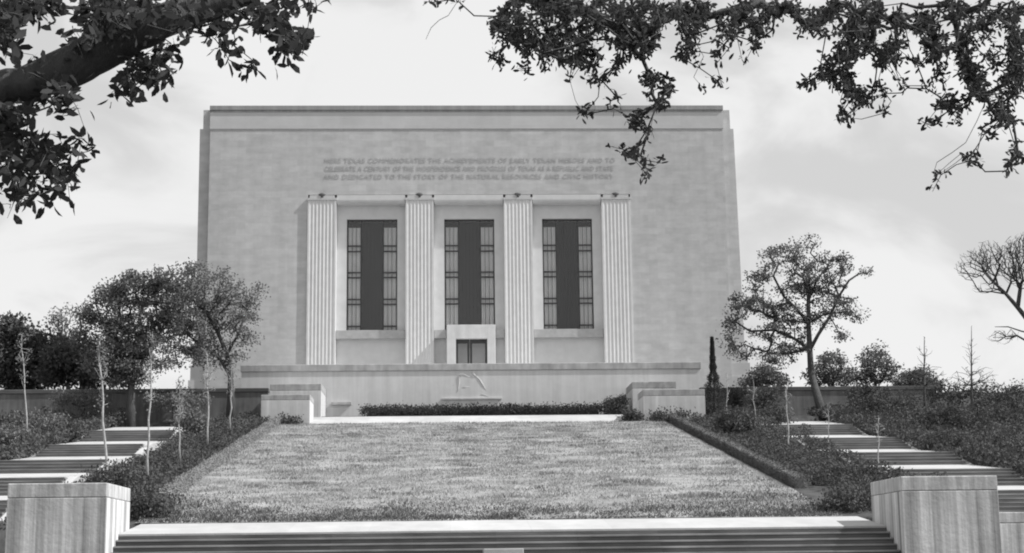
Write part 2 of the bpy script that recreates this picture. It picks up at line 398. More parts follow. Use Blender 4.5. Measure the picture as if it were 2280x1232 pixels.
a.box(q0, q1, TY - .12, TY - .001, P(760, 902, TY).z, P(760, 896, TY).z); a.build('ledge', M['coping'], tw)
# carved relief
rl = MB()
def rp(x, y, dd=-.055): p = P(x, y, TY); return (p.x, TY - dd, p.z)
for pts, rr in (([(1012, 882), (1020, 868), (1022, 850), (1021, 838), (1030, 833), (1040, 838), (1052, 842)], .085),
                ([(1052, 842), (1060, 838), (1068, 846), (1074, 856), (1080, 866), (1086, 876)], .08),
                ([(1050, 829), (1055, 834), (1060, 840)], .09), ([(1000, 858), (1010, 858), (1019, 853)], .06),
                ([(1024, 866), (1036, 862), (1050, 860)], .07), ([(1036, 862), (1030, 872), (1022, 884)], .05),
                ([(1066, 884), (1072, 878), (1084, 882), (1096, 886)], .07), ([(1042, 884), (1044, 874), (1040, 866)], .05)):
    P3 = [rp(*q) for q in pts]; n = len(P3)
    rl.tube(P3, [rr * (.45 + .55 * math.sin(math.pi * (i + .5) / n)) for i in range(n)], 8)
M['relief'] = mat('relief_stone', .5, var=.15, scale=4)
rl.build('carved_relief', M['relief'], tw, smooth=True)
a = MB(); a.box(P(984, 888, TY).x, P(1117, 888, TY).x, TY - .07, TY - .001, P(1045, 890, TY).z, P(1045, 886.5, TY).z); a.build('relief_shelf', M['relief'], tw)

def fpier(x0, x1, y0, y1, ytop, label, cap=.32, zb=5.5):
    xx = (x0 + x1) / 2
    return pier('terrace_pier', P(x0, 900, y0).x, P(x1, 900, y0).x, y0, y1, zb, P(xx, ytop, y0).z, cap, label, 'stone piers at the head of the lawn', 'pier2', 'piercap2')
M['pier2'] = mat('far_pier_stone', .50, var=.05, scale=4, streak=.16, streak_scale=(3, 3, .15))
M['piercap2'] = mat('far_pier_cap', .33, var=.15, scale=3, streak=.2, streak_scale=(3, 3, .5))
fpier(581, 690, 73.2, 75.3, 879, 'lower streaked pier left of the lawn head, in front of a taller pier', .25)
fpier(601, 715, 76.2, 78.95, 855, 'taller pier with stained cap at the left end of the terrace wall hedge')
fpier(1432, 1570, 73.2, 75.3, 867, 'lower stained pier right of the lawn head, in front of a taller pier', .3)
fpier(1409, 1507, 76.2, 78.95, 850, 'taller pier with dark cap at the right end of the terrace wall hedge')
def rwall(x0, x1, yt, label, d=77.9):
    X0, X1 = P(x0, 880, d).x, P(x1, 880, d).x
    t = empty('retaining_wall', ((X0 + X1) / 2, d, 6), label, 'wall', 'retaining walls beside the terrace')
    z = P((x0 + x1) / 2, yt, d).z
    a = MB(); a.box(X0, X1, d, d + .35, 5, z - .2); a.build('wall_face', M['retain'], t)
    a = MB(); a.box(X0 - .02, X1 + .02, d - .05, d + .4, z - .198, z); a.build('coping', M['riser'], t, bevel=.02)
rwall(-700, 597, 869, 'long grey retaining wall behind the oak and saplings, left of the terrace')
rwall(1560, 2085, 861, 'long dark retaining wall behind the leaning oak, right of the terrace')

# ------------------------------------------------------------------ museum
D = 86.0
def fx(px, y=600): return P(px, y, D).x
def fz(py, x=1045): return P(x, py, D).z
X0, X1 = fx(461), fx(1621); ZT = fz(236); ZC = fz(250.5); ZF = fz(287); ZB = 6.0; DEP = 26
mu = empty('museum_building', ((X0 + X1) / 2, D, PLAT), 'massive pale limestone museum block with three tall windows between fluted pilasters', 'building')
bays = [(fx(748), fx(903)), (fx(966), fx(1123)), (fx(1187), fx(1342))]
wins = [(fx(770.5), fx(884)), (fx(989.5), fx(1102)), (fx(1209.5), fx(1322))]
pils = [(fx(684), fx(748)), (fx(903), fx(966)), (fx(1123), fx(1187)), (fx(1342), fx(1407))]
ZBAY = fz(433); ZW1 = fz(484); ZW0 = fz(733); ZS = fz(752)
a = MB()
a.box(X0, pils[0][0], D, D + 1.2, ZB, ZF - .004); a.box(pils[3][1], X1, D, D + 1.2, ZB, ZF - .004)
a.box(pils[0][0], pils[3][1], D, D + 1.2, ZBAY, ZF - .004)
for (p0, p1) in pils: a.box(p0, p1, D + .44, D + 1.2, ZB, ZBAY)
a.box(X0 + .02, X1 - .02, D + DEP - 1, D + DEP, ZB, ZF - .004)
a.box(X0 + .0, X0 + .8, D + 1.2, D + DEP - 1, ZB, ZF - .004); a.box(X1 - .8, X1, D + 1.2, D + DEP - 1, ZB, ZF - .004)
a.build('wall', M['wall'], mu)
# set-back corners, slightly battered
for s, (xi, xo, xob) in ((-1, (X0, P(446, 262, D + .5).x, P(434, 800, D + .5).x)), (1, (X1, P(1631, 262, D + .5).x, P(1659, 800, D + .5).x))):
    zt = P(xo and (446 if s < 0 else 1631), 246, D + .5).z; yb = D + .45
    for lo, hi, dx in ((ZB, zt - 1.1, 0), (zt - 1.1, zt, .18)):
        f = lambda z: xob + (xo - xob) * (z - 11) / (zt - 11)
        e0 = f(lo) - s * dx; e1 = f(hi) - s * dx
        c = MB(); l = sorted((xi + s * .001, e0)); h = sorted((xi + s * .001, e1))
        c.hexa([(l[0], yb, lo), (l[1], yb, lo), (l[1], D + DEP - .3, lo), (l[0], D + DEP - .3, lo)], [(h[0], yb, hi), (h[1], yb, hi), (h[1], D + DEP - .3, hi), (h[0], D + DEP - .3, hi)])
        c.build('corner_strip', M['wall'], mu)
    e = f(10.0); c = MB()
    for k in range(4): l = sorted((xi + s * .01, e + s * (.08 + .1 * k))); c.box(l[0], l[1], D + .2 - .05 * k, D + DEP, ZB, 11.6 - .75 * k)
    c.build('plinth', M['frieze'], mu)
a = MB(); a.box(X0 - .02, X1 + .02, D - .03, D + DEP, ZF, ZC - .003); a.build('frieze', M['frieze'], mu)
a = MB(); a.box(X0 + .01, X1 - .01, D - .012, D + .2, ZF - .09, ZF - .001); a.build('frieze_joint', M['sill'], mu)
a = MB(); a.box(X0 - .04, X1 + .04, D - .09, D + DEP + .05, ZC + .12, ZT); a.box(X0 + .03, X1 - .03, D - .045, D + DEP, ZC - .002, ZC + .119)
a.build('cornice', M['cap'], mu, bevel=.015)
# window bays
for k in range(3):
    b0, b1 = bays[k]; w0, w1 = wins[k]; yb = D + .42
    a = MB(); a.box(b0 + .001, w0, yb, D + 1.2, ZS, ZBAY); a.box(w1, b1 - .001, yb, D + 1.2, ZS, ZBAY); a.box(w0, w1, yb, D + 1.2, ZW1, ZBAY)
    bz = fz(733); a.box(w0, w1, yb + .001, D + 1.2, ZS, bz)
    a.build('window_surround', M['surround'], mu)
    a = MB(); a.box(b0 + .001, b1 - .001, yb + .03, D + 1.2, ZB, ZS - .001); a.build('apron_panel', M['surround'], mu)
    a = MB()
    if k == 1:
        s0, s1 = fx(994) - .02, fx(1101) + .02
        a.box(b0 + .02, s0, D + .16, yb - .001, ZS, bz); a.build('sill', M['sill'], mu, bevel=.01); a = MB(); a.box(s1, b1 - .02, D + .16, yb - .001, ZS, bz)
    else: a.box(b0 + .02, b1 - .02, D + .16, yb - .001, ZS, bz)
    a.build('sill', M['sill'], mu, bevel=.01)
    # rounded lintel roll
    a = MB(); zc = (fz(434) + fz(452)) / 2; rz = (fz(434) - fz(452)) / 2
    zt0 = zc + rz; pr = [(yb - .002, zt0 - .002), (D - .03, zt0 - .002)] + [(D + .20 - .23 * math.cos(math.pi / 2 * q / 7), zt0 - .28 - .22 * math.sin(math.pi / 2 * q / 7)) for q in range(0, 8)] + [(yb - .002, zt0 - .52)]
    a.prism(pr, 'x', b0 + .03, b1 - .03); a.build('lintel_roll', M['surround'], mu)
    # window
    yw = D + .62
    wn = bpy.data.objects.new('window', None); col.objects.link(wn); wn.parent = mu
    wn.location = Vector(((w0 + w1) / 2, yw, bz)) - mu.location
    W = w1 - w0; H = ZW1 - bz
    g_ = MB(); g_.box(w0 + .03, w1 - .03, yw + .05, yw + .06, bz + .03, ZW1 - .03); g_.build('pane', M['glass'], wn)
    fr = MB(); t = .07
    fr.box(w0, w0 + t, yw, yw + .12, bz, ZW1); fr.box(w1 - t, w1, yw, yw + .12, bz, ZW1)
    fr.box(w0 + t, w1 - t, yw, yw + .12, ZW1 - t, ZW1); fr.box(w0 + t, w1 - t, yw, yw + .12, bz, bz + t)
    mxs = [w0 + W * .285, w0 + W * .715]
    for q in mxs: fr.box(q - .045, q + .045, yw - .01, yw + .121, bz + t, ZW1 - t)
    fr.build('frame', M['bronze'], wn)
    br = MB()
    for (u0, u1) in ((w0 + t, mxs[0] - .045), (mxs[1] + .045, w1 - t)):
        for fr_ in (.235, .285, .475, .52, .715, .76, .955):
            z = ZW1 - H * fr_; br.box(u0, u1, yw + .005, yw + .075, z - .035, z + .035)
        for q in (.33, .66): xm = u0 + (u1 - u0) * q; br.box(xm - .012, xm + .012, yw + .01, yw + .045, bz + t, ZW1 - t)
    cw = mxs[1] - mxs[0]
    for q in range(1, 6): xm = mxs[0] + cw * q / 6; br.box(xm - .015, xm + .015, yw + .02, yw + .045, bz + t, ZW1 - t)
    br.build('glazing_bars', M['bronze'], wn)
    for (u0, u1) in ((w0 + .03, mxs[0] + .03), (mxs[1] - .03, w1 - .03)):
        cu = MB(); n = 22; vs = []
        for i in range(n + 1):
            x = u0 + (u1 - u0) * i / n; y = yw + .125 + .03 * math.sin(i * 1.9) + .015 * math.sin(i * 4.1)
            vs += [(x, y, bz + .05), (x, y, ZW1 - .42)]
        cu.add(vs, [(2 * i, 2 * i + 2, 2 * i + 3, 2 * i + 1) for i in range(n)]); cu.build('curtain', M['curtain'], wn)
    # dark room behind
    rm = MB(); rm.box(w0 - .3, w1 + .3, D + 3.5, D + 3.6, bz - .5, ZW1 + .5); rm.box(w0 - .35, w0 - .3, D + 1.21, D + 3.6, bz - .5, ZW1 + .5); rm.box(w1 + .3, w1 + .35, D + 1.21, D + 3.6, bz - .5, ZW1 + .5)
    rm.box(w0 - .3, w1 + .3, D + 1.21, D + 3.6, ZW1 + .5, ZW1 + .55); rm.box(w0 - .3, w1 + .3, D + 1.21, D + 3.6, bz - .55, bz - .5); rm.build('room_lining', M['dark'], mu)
# fluted pilasters with small carved caps
for (p0, p1) in pils:
    zt = fz(446); nfl = 7; mgn = .09; fw = (p1 - p0 - 2 * mgn) / nfl; pts = [(p0 + .004, D + .43), (p0 + .004, D - .10)]
    for q in range(nfl):
        c = p0 + mgn + fw * (q + .5); r = fw * .42
        for s in range(7):
            an = math.pi * s / 6; pts.append((c - r * math.cos(an), D - .10 + r * .22 * math.sin(an)))
    pts += [(p1 - .004, D - .10), (p1 - .004, D + .43)]
    a = MB(); a.prism(pts, 'z', ZB, zt - .002); pl = a.build('pilaster', M['pil'], mu)
    a = MB(); a.box(p0 - .03, p1 + .03, D - .13, D + .34, zt, fz(441)); a.box(p0 + .1, p1 - .1, D - .10, D + .34, fz(441) + .002, fz(435)); a.build('capital', M['frieze'], pl)
    xc = (p0 + p1) / 2; oz = fz(437)
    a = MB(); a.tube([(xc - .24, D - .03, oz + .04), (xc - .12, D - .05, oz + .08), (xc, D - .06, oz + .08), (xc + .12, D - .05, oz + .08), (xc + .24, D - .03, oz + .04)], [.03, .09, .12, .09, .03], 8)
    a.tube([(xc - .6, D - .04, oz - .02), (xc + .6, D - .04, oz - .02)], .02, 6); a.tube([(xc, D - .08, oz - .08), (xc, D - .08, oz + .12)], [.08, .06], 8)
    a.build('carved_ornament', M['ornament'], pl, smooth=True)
# doorway
dw = bpy.data.objects.new('doorway', None); col.objects.link(dw); dw.parent = mu
dx0, dx1 = fx(994), fx(1101); ox0, ox1 = fx(1014), fx(1083); dzt = fz(726); dzo = fz(757)
dw.location = Vector(((dx0 + dx1) / 2, D, TFL)) - mu.location
a = MB(); a.box(dx0, ox0, D - .45, D + 1.0, TFL - .2, dzt); a.box(ox1, dx1, D - .45, D + 1.0, TFL - .2, dzt); a.box(ox0, ox1, D - .45, D + 1.0, dzo, dzt); a.build('door_surround', M['pil'], dw, bevel=.015)
a = MB(); xm = (ox0 + ox1) / 2 - .1
for (u0, u1) in ((ox0, xm - .02), (xm + .02, ox1)):
    a = MB(); yy = D - .15
    a.box(u0, u0 + .11, yy, yy + .06, TFL, dzo); a.box(u1 - .11, u1, yy, yy + .06, TFL, dzo); a.box(u0 + .11, u1 - .11, yy, yy + .06, dzo - .22, dzo); a.box(u0 + .11, u1 - .11, yy, yy + .06, TFL, TFL + .5)
    dl = a.build('door', M['bronze'], dw)
    a = MB(); a.box(u0 + .11, u1 - .11, yy + .02, yy + .04, TFL + .5, dzo - .22); a.build('pane', M['glass'], dl)
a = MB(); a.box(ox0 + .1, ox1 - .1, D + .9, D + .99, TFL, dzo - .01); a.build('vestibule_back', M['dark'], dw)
a = MB(); a.box(ox0 + .28, ox0 + .52, D + .5, D + .6, TFL, dzo - .35); a.box(xm + .55, ox1 - .2, D + .55, D + .6, TFL, dzo - .45); a.build('door_reflection_panel', M['sill'], dw)  # pale slabs stand in for light reflected in the door glass
# roof
a = MB(); a.box(X0 + .2, X1 - .2, D + .25, D + DEP - .2, ZT - .6, ZT - .3); a.build('roof', M['cap'], mu)
# inscription
lines = ['HERE TEXAS COMMEMORATES THE ACHIEVEMENTS OF EARLY TEXAN HEROES AND TO', 'CELEBRATE A CENTURY OF THE INDEPENDENCE AND PROGRESS OF TEXAS AS A REPUBLIC AND STATE',
         'AND DEDICATED TO THE STORY OF THE NATURAL RESOURCES AND CIVIC HISTORY']
for ln, yp, (xa, xb) in zip(lines, (357, 375, 393), ((724, 1370), (724, 1366), (722, 1366))):
    cu = bpy.data.curves.new('inscription', 'FONT'); cu.body = ln; cu.size = 1; cu.extrude = .01; cu.space_character = 1.18; cu.resolution_u = 2
    to = bpy.data.objects.new('tmp', cu); col.objects.link(to); bpy.context.view_layer.update()
    me = bpy.data.meshes.new_from_object(to.evaluated_get(bpy.context.evaluated_depsgraph_get())); bpy.data.objects.remove(to)
    vs = np.array([v.co[:] for v in me.vertices]); mn = vs.min(0); mxx = vs.max(0)
    wid = fx(xb, 375) - fx(xa, 375); hgt = fz(yp - 5.2) - fz(yp + 5.2)
    for v in me.vertices:
        x, y, z = v.co
        v.co = (fx(xa, 375) + (x - mn[0]) / (mxx[0] - mn[0]) * wid - mu.location.x, D - .012 - z * .5 - mu.location.y, fz(yp + 5.2) + (y - mn[1]) / (mxx[1] - mn[1]) * hgt - mu.location.z)
    me.materials.clear(); me.materials.append(M['letters'])
    o = bpy.data.objects.new('inscription', me); col.objects.link(o); o.parent = mu

# ================================================================== vegetation
def grow(start, attractors, seg=.5, wob=.12, lift=0.0, cost=.25, prim=False):
    """start: list of (pos, parent index). Attractors are joined one by one to the nearest branch."""
    pos = [np.array(p, float) for p, _ in start]; par = [q for _, q in start]
    depth = [0.0]
    for i in range(1, len(pos)): depth.append(depth[par[i]] + np.linalg.norm(pos[i] - pos[par[i]]))
    root = pos[-1]; tips = []
    A = sorted(attractors, key=lambda a: np.linalg.norm(a - root) + random.uniform(0, seg))
    if prim:
        rem = np.array(A); base = np.array(pos); dmin = np.min(np.linalg.norm(rem[:, None] - base[None], axis=2), axis=1); order = []; alive = np.ones(len(rem), bool)
        for _ in range(len(rem)):
            k = int(np.argmin(np.where(alive, dmin, 1e9))); alive[k] = False; order.append(rem[k])
            dmin = np.minimum(dmin, np.linalg.norm(rem - rem[k], axis=1))
        A = order
    for a_ in A:
        arr = np.array(pos); dp = np.array(depth); dist = np.linalg.norm(arr - a_, axis=1)
        k = int(np.argmin(dist + cost * dp)); L_ = dist[k]
        n = max(1, int(L_ / seg)); p0 = arr[k]; last = k
        for j in range(1, n + 1):
            t = j / n; q = p0 + (a_ - p0) * t
            if j < n: q = q + rng.normal(0, wob * min(L_, 1.5) * .5, 3); q[2] += lift * L_ * math.sin(math.pi * t)
            pos.append(q); par.append(last); depth.append(depth[last] + np.linalg.norm(q - pos[last])); last = len(pos) - 1
        tips.append(last)
    return pos, par, tips
def branch_mesh(pos, par, tips, r_tip, power=.45, rmax=None, fixed=None, name='trunk', m=None, parent=None, sides=6, skip=0):
    cnt = np.zeros(len(pos))
    for t in tips: cnt[t] += 1
    for i in range(len(pos) - 1, 0, -1):
        if par[i] >= 0: cnt[par[i]] += cnt[i]
    rad = r_tip * np.maximum(cnt, 1) ** power
    if rmax: rad = np.minimum(rad, rmax)
    if fixed:
        for i, r in fixed.items(): rad[i] = r
    mb = MB()
    # chains so that limbs are continuous
    kids = {}
    for i, p in enumerate(par):
        if p >= 0: kids.setdefault(p, []).append(i)
    stack = [(0, None)]
    while stack:
        s, frm = stack.pop(); ch = [frm, s] if frm is not None else [s]; cur = s
        while kids.get(cur):
            ks = sorted(kids[cur], key=lambda k: -rad[k] - cnt[k] * 1e-3)
            for k in ks[1:]: stack.append((k, cur))
            cur = ks[0]; ch.append(cur)
        if len(ch) > 1 and not (skip and all(c < skip for c in ch)):
            rr = [rad[c] for c in ch]
            if frm is not None: rr[0] = min(rad[frm], rr[1] * 1.15)
            rr[-1] *= .6
            pts = [Vector(pos[c]) for c in ch]
            if (pts[0] - pts[1]).length > 1e-4: mb.tube(pts, rr, sides if max(rr) > .05 else (5 if max(rr) > .02 else 4))
    return mb.build(name, m, parent, smooth=True)

def ell_points(e, n):
    """n points in the ellipsoid (centre, radii), a little denser near its skin"""
    c, r = e; v = unit(rng.normal(size=(n, 3))); rad = rng.uniform(0.25, 1, n) ** .55
    return np.array(c) + v * rad[:, None] * np.array(r)
def tree(name, base, trunk_pts, ells, n_attr, label, cat='tree', leafm='leaf_mid', leaf=.17, per=60, spread=.42, r_tip=.018, power=.46, barkm='bark', seg=.6, wob=.2,
         group=None, trunk_r=None, lift=0.02, flat=.6, cost=.25, lw=.62, taper=.85, limbs=()):
    t = empty(name, base, label, cat, group)
    start = [(np.array(base), -1)] + [(np.array(p), i) for i, p in enumerate(trunk_pts)]
    ntr = len(start); lim_r = {}
    for k0, pts, r0 in limbs:
        last = k0
        for j, p in enumerate(pts): start.append((np.array(p, float), last)); last = len(start) - 1; lim_r[last] = r0 * (1 - .6 * j / len(pts))
    tot = sum(r[0] * r[1] * r[2] for _, r in ells)
    A = []
    for e in ells:
        A += list(ell_points(e, max(3, int(n_attr * (e[1][0] * e[1][1] * e[1][2]) / tot))))
    pos, par, tips = grow(start, A, seg, wob, lift, cost)
    fixed = {}
    if trunk_r:
        for i in range(ntr): fixed[i] = trunk_r * (1.2 - taper * i / ntr) * (1.25 if i == 0 else 1)
        fixed.update(lim_r)
    branch_mesh(pos, par, tips, r_tip, power, trunk_r, fixed, 'trunk', M[barkm], t)
    if per:
        T = np.array([pos[k] for k in tips]); n = len(T)
        k_ = (per * rng.uniform(.35, 1.6, n)).astype(int); C0 = np.repeat(T, k_, axis=0)
        off = unit(rng.normal(0, 1, (len(C0), 3))) * (rng.uniform(0, 1, (len(C0), 1)) ** .5 * 1.45) * spread * np.array([1, 1, flat]) * np.repeat(rng.uniform(.6, 1.25, n), k_)[:, None]
        C = C0 + off
        Dn = unit(off + rng.normal(0, .5, off.shape))
        np_mesh('crown', leaf_verts(C, Dn, leaf, leaf * lw), len(C), 6, M[leafm], t)
    return t
def px_ell(x, y, rx, ry, d, dr=None):
    c = P(x, y, d); k = d / F
    return ((c.x, c.y, c.z), (rx * k, dr if dr else (rx + ry) / 2 * k, ry * k))
def gz(x, y): return ground_z(x, y) - .1
def foot(px, d):
    p = P(px, 900, d); return np.array((p.x, d, gz(p.x, d)))

# ---- middle-distance trees on the left
d = 74.5; b = foot(291, d)
E = [px_ell(250, 690, 62, 55, d, 1.6), px_ell(300, 650, 60, 42, d, 1.6), px_ell(355, 680, 60, 60, d, 1.6), px_ell(280, 760, 62, 60, d, 1.8), px_ell(230, 800, 50, 45, d, 1.4), px_ell(395, 620, 55, 32, d, 1.5),
     px_ell(340, 770, 50, 60, d, 1.5), px_ell(300, 830, 40, 30, d, 1.2), px_ell(210, 740, 40, 30, d, 1.2), px_ell(270, 840, 45, 30, d, 1.2), px_ell(330, 628, 30, 16, d, 1), px_ell(200, 690, 24, 18, d, 1), px_ell(238, 648, 26, 14, d, .9), px_ell(175, 760, 16, 20, d, .7), px_ell(395, 665, 45, 40, d, 1.4), px_ell(380, 720, 40, 35, d, 1.3), px_ell(275, 800, 60, 60, d, 1.8)]
M['leaf_dark2'] = mat('darker_oak_foliage', .14, var=.3, scale=.8, translucent=.2)  # one darker leaf tone over the whole crown
tree('oak_tree', tuple(b), [tuple(P(291, 880, d)), tuple(P(293, 850, d)), tuple(P(290, 800, d))], E, 420, 'broad dark oak left of the museum, its stout trunk rising before the grey wall', leafm='leaf_dark2', per=62, leaf=.13, spread=.36, r_tip=.016, trunk_r=.22)
d = 76.5; b = foot(514, d)
E = [px_ell(470, 650, 60, 55, d, 1.6), px_ell(520, 690, 50, 55, d, 1.5), px_ell(430, 620, 40, 28, d, 1.4), px_ell(450, 720, 60, 50, d, 1.5), px_ell(540, 740, 30, 30, d, 1.2), px_ell(410, 690, 45, 55, d, 1.5), px_ell(480, 790, 50, 28, d, 1.2), px_ell(400, 790, 40, 35, d, 1.2), px_ell(560, 665, 22, 22, d, .8), px_ell(440, 598, 30, 12, d, .9), px_ell(565, 710, 18, 16, d, .7), px_ell(520, 625, 26, 16, d, .8), px_ell(445, 775, 60, 25, d, 1.2), px_ell(530, 775, 28, 28, d, 1), px_ell(390, 730, 45, 40, d, 1.3), px_ell(575, 645, 14, 14, d, .6), px_ell(420, 592, 22, 9, d, .7), px_ell(495, 604, 16, 10, d, .6), px_ell(568, 745, 14, 16, d, .6)]
tree('oak_tree', tuple(b), [tuple(P(514, 880, d)), tuple(P(514, 840, d)), tuple(P(505, 790, d)), tuple(P(485, 740, d))], E, 420, 'lighter open oak overlapping the left corner of the museum', limbs=((2, [tuple(P(490, 800, d)), tuple(P(450, 770, d + .3)), tuple(P(410, 740, d + .3))], .08), (3, [tuple(P(530, 745, d)), tuple(P(550, 690, d))], .07), (4, [tuple(P(455, 690, d)), tuple(P(430, 640, d))], .08)), leafm='leaf_mid', per=27, leaf=.12, spread=.34, r_tip=.014, trunk_r=.18)
d = 96
b = foot(30, d)
E = [px_ell(40, 745, 55, 45, d, 2), px_ell(10, 790, 50, 70, d, 2), px_ell(95, 790, 50, 50, d, 2), px_ell(60, 830, 70, 40, d, 2)]
tree('oak_tree', tuple(b), [tuple(P(30, 870, d)), tuple(P(35, 840, d))], E, 170, 'dense dark tree at the far left edge behind the retaining wall', leafm='leaf_dark', per=75, leaf=.24, spread=.6, trunk_r=.3)
d = 92; b = foot(190, d)
E = [px_ell(160, 800, 50, 45, d, 2), px_ell(205, 830, 40, 35, d, 2), px_ell(120, 835, 30, 25, d, 1.6)]
tree('oak_tree', tuple(b), [tuple(P(185, 860, d)), tuple(P(180, 840, d))], E, 110, 'low dark tree between the far left tree and the broad oak', leafm='leaf_dark', per=70, leaf=.22, spread=.55, trunk_r=.25)
d = 100; b = foot(150, d)
tree('bare_tree', tuple(b), [tuple(P(152, 840, d)), tuple(P(155, 780, d))], [px_ell(155, 725, 45, 45, d, 1.8), px_ell(130, 770, 30, 30, d, 1.2)], 140, 'pale thin-leaved tree showing above the low dark tree at left', leafm='leaf_light', per=9, leaf=.16, barkm='greybark', trunk_r=.14)
# ---- leaning oak on the right
d = 76.5; b = foot(1834, 75.0)
E = [px_ell(1795, 545, 30, 26, d, .9), px_ell(1735, 575, 50, 25, d, 1.3), px_ell(1700, 610, 32, 25, d, 1.2), px_ell(1850, 590, 40, 32, d, 1.3), px_ell(1790, 610, 40, 40, d, 1.3), px_ell(1925, 607, 18, 7, d, .5), px_ell(1810, 660, 30, 25, d, 1.2),
     px_ell(1700, 680, 60, 25, d, 1.4), px_ell(1640, 690, 26, 38, d, 1.0), px_ell(1625, 740, 22, 35, d, 1.0), px_ell(1860, 680, 42, 26, d, 1.3), px_ell(1900, 700, 26, 18, d, .9), px_ell(1720, 740, 45, 25, d, 1.2),
     px_ell(1860, 745, 30, 14, d, .9), px_ell(1655, 785, 38, 22, d, 1.0), px_ell(1730, 790, 40, 30, d, 1.1), px_ell(1790, 730, 26, 25, d, .9), px_ell(1760, 650, 35, 22, d, 1.1), px_ell(1750, 700, 45, 25, d, 1.2), px_ell(1840, 640, 40, 25, d, 1.2), px_ell(1770, 770, 40, 20, d, 1.0), px_ell(1680, 640, 25, 18, d, .8), px_ell(1830, 710, 35, 20, d, 1)]
tree('oak_tree', tuple(b), [tuple(P(1815, 865, 76)), tuple(P(1806, 830, d)), tuple(P(1803, 780, d)), tuple(P(1800, 720, d)), tuple(P(1800, 670, d)), tuple(P(1796, 620, d))], E, 430,
     'open-crowned oak with a leaning curved trunk against the sky, right of the museum', leafm='leaf_mid2' if 'leaf_mid2' in M else 'leaf_dark2', per=34, leaf=.12, spread=.31, r_tip=.013, trunk_r=.17, flat=.5, wob=.18, cost=.12, taper=.9,
     limbs=((3, [tuple(P(1822, 745, d - .2)), tuple(P(1848, 705, d - .3)), tuple(P(1868, 660, d - .4)), tuple(P(1890, 625, d - .3)), tuple(P(1912, 610, d - .3))], .085), (4, [tuple(P(1775, 690, d + .3)), tuple(P(1745, 660, d + .4)), tuple(P(1722, 615, d + .4)), tuple(P(1735, 585, d + .4))], .075),
            (3, [tuple(P(1770, 755, d + .2)), tuple(P(1725, 735, d + .3)), tuple(P(1670, 738, d + .3)), tuple(P(1635, 715, d + .3))], .075), (5, [tuple(P(1818, 625, d)), tuple(P(1845, 590, d))], .055), (4, [tuple(P(1835, 700, d + .5)), tuple(P(1885, 695, d + .6))], .05)))
d = 84
for (x, y, rx, ry, lab) in ((1850, 820, 45, 38, 'rounded bushy tree just right of the leaning trunk'), (1950, 815, 50, 42, 'bushy tree with loose twiggy top, midway along the right retaining wall'), (2040, 845, 40, 22, 'low bush at the right end of the row behind the retaining wall'),
                             (1700, 838, 40, 22, 'low tree between the museum plinth and the leaning trunk')):
    b = foot(x, d)
    tree('small_tree', tuple(b), [tuple(P(x, 865, d))], [px_ell(x, y, rx * .8, ry, d, 1.4), px_ell(x - rx * .7, y + ry * .6, rx * .6, ry * .5, d, 1.2), px_ell(x + rx * .8, y + ry * .5, rx * .6, ry * .55, d - .5, 1.2), px_ell(x + rx * .2, y - ry * .8, rx * .3, ry * .4, d, .7)], 190, lab, leafm='leaf_dark2', per=15, leaf=.14, spread=.28, r_tip=.011, trunk_r=.1, group='small trees behind the right retaining wall')
# bare tree at the right edge
d = 70; b = foot(2325, d)
E = [px_ell(2235, 580, 60, 40, d, 1.3), px_ell(2165, 590, 40, 38, d, 1.2), px_ell(2200, 562, 45, 28, d, 1.1), px_ell(2290, 580, 70, 70, d, 1.6), px_ell(2195, 640, 40, 14, d, .8), px_ell(2290, 545, 50, 30, d, 1.2), px_ell(2235, 750, 40, 18, d, .9), px_ell(2370, 650, 60, 90, d, 1.6)]
tree('bare_tree', tuple(b), [tuple(P(2325, 850, d)), tuple(P(2322, 790, d)), tuple(P(2310, 745, d)), tuple(P(2288, 712, d)), tuple(P(2266, 685, d)), tuple(P(2240, 655, d)), tuple(P(2212, 628, d))], E, 3600, 'large leafless tree with fanned twigs cut by the right edge of the view', per=0, r_tip=.0068, power=.39, seg=.6, wob=.10, barkm='bark', trunk_r=.17, cost=.36, taper=1.0, limbs=((2, [tuple(P(2295, 765, d)), tuple(P(2265, 748, d)), tuple(P(2240, 750, d))], .05), (3, [tuple(P(2275, 738, d)), tuple(P(2245, 728, d)), tuple(P(2215, 728, d))], .035)))
# thin young bare trees on the right skyline
for (x, yt, lab) in ((2058, 735, 'thin leafless young tree on the skyline, nearer the museum'), (2163, 720, 'thin leafless young tree on the skyline, nearer the large bare tree')):
    d = 74; b = foot(x, d)
    E = [px_ell(x, yt + 60, 22, 40, d, .5), px_ell(x + 5, 840, 60, 30, d, 1.0), px_ell(x, yt + 12, 5, 12, d, .15)]
    tree('young_tree', tuple(b), [tuple(P(x, y, d)) for y in range(860, yt, -22)], E, 150, lab, per=0, r_tip=.009, power=.3, barkm='greybark', trunk_r=.045, taper=1.1, seg=.35, group='young bare trees on the right skyline', cost=.5)
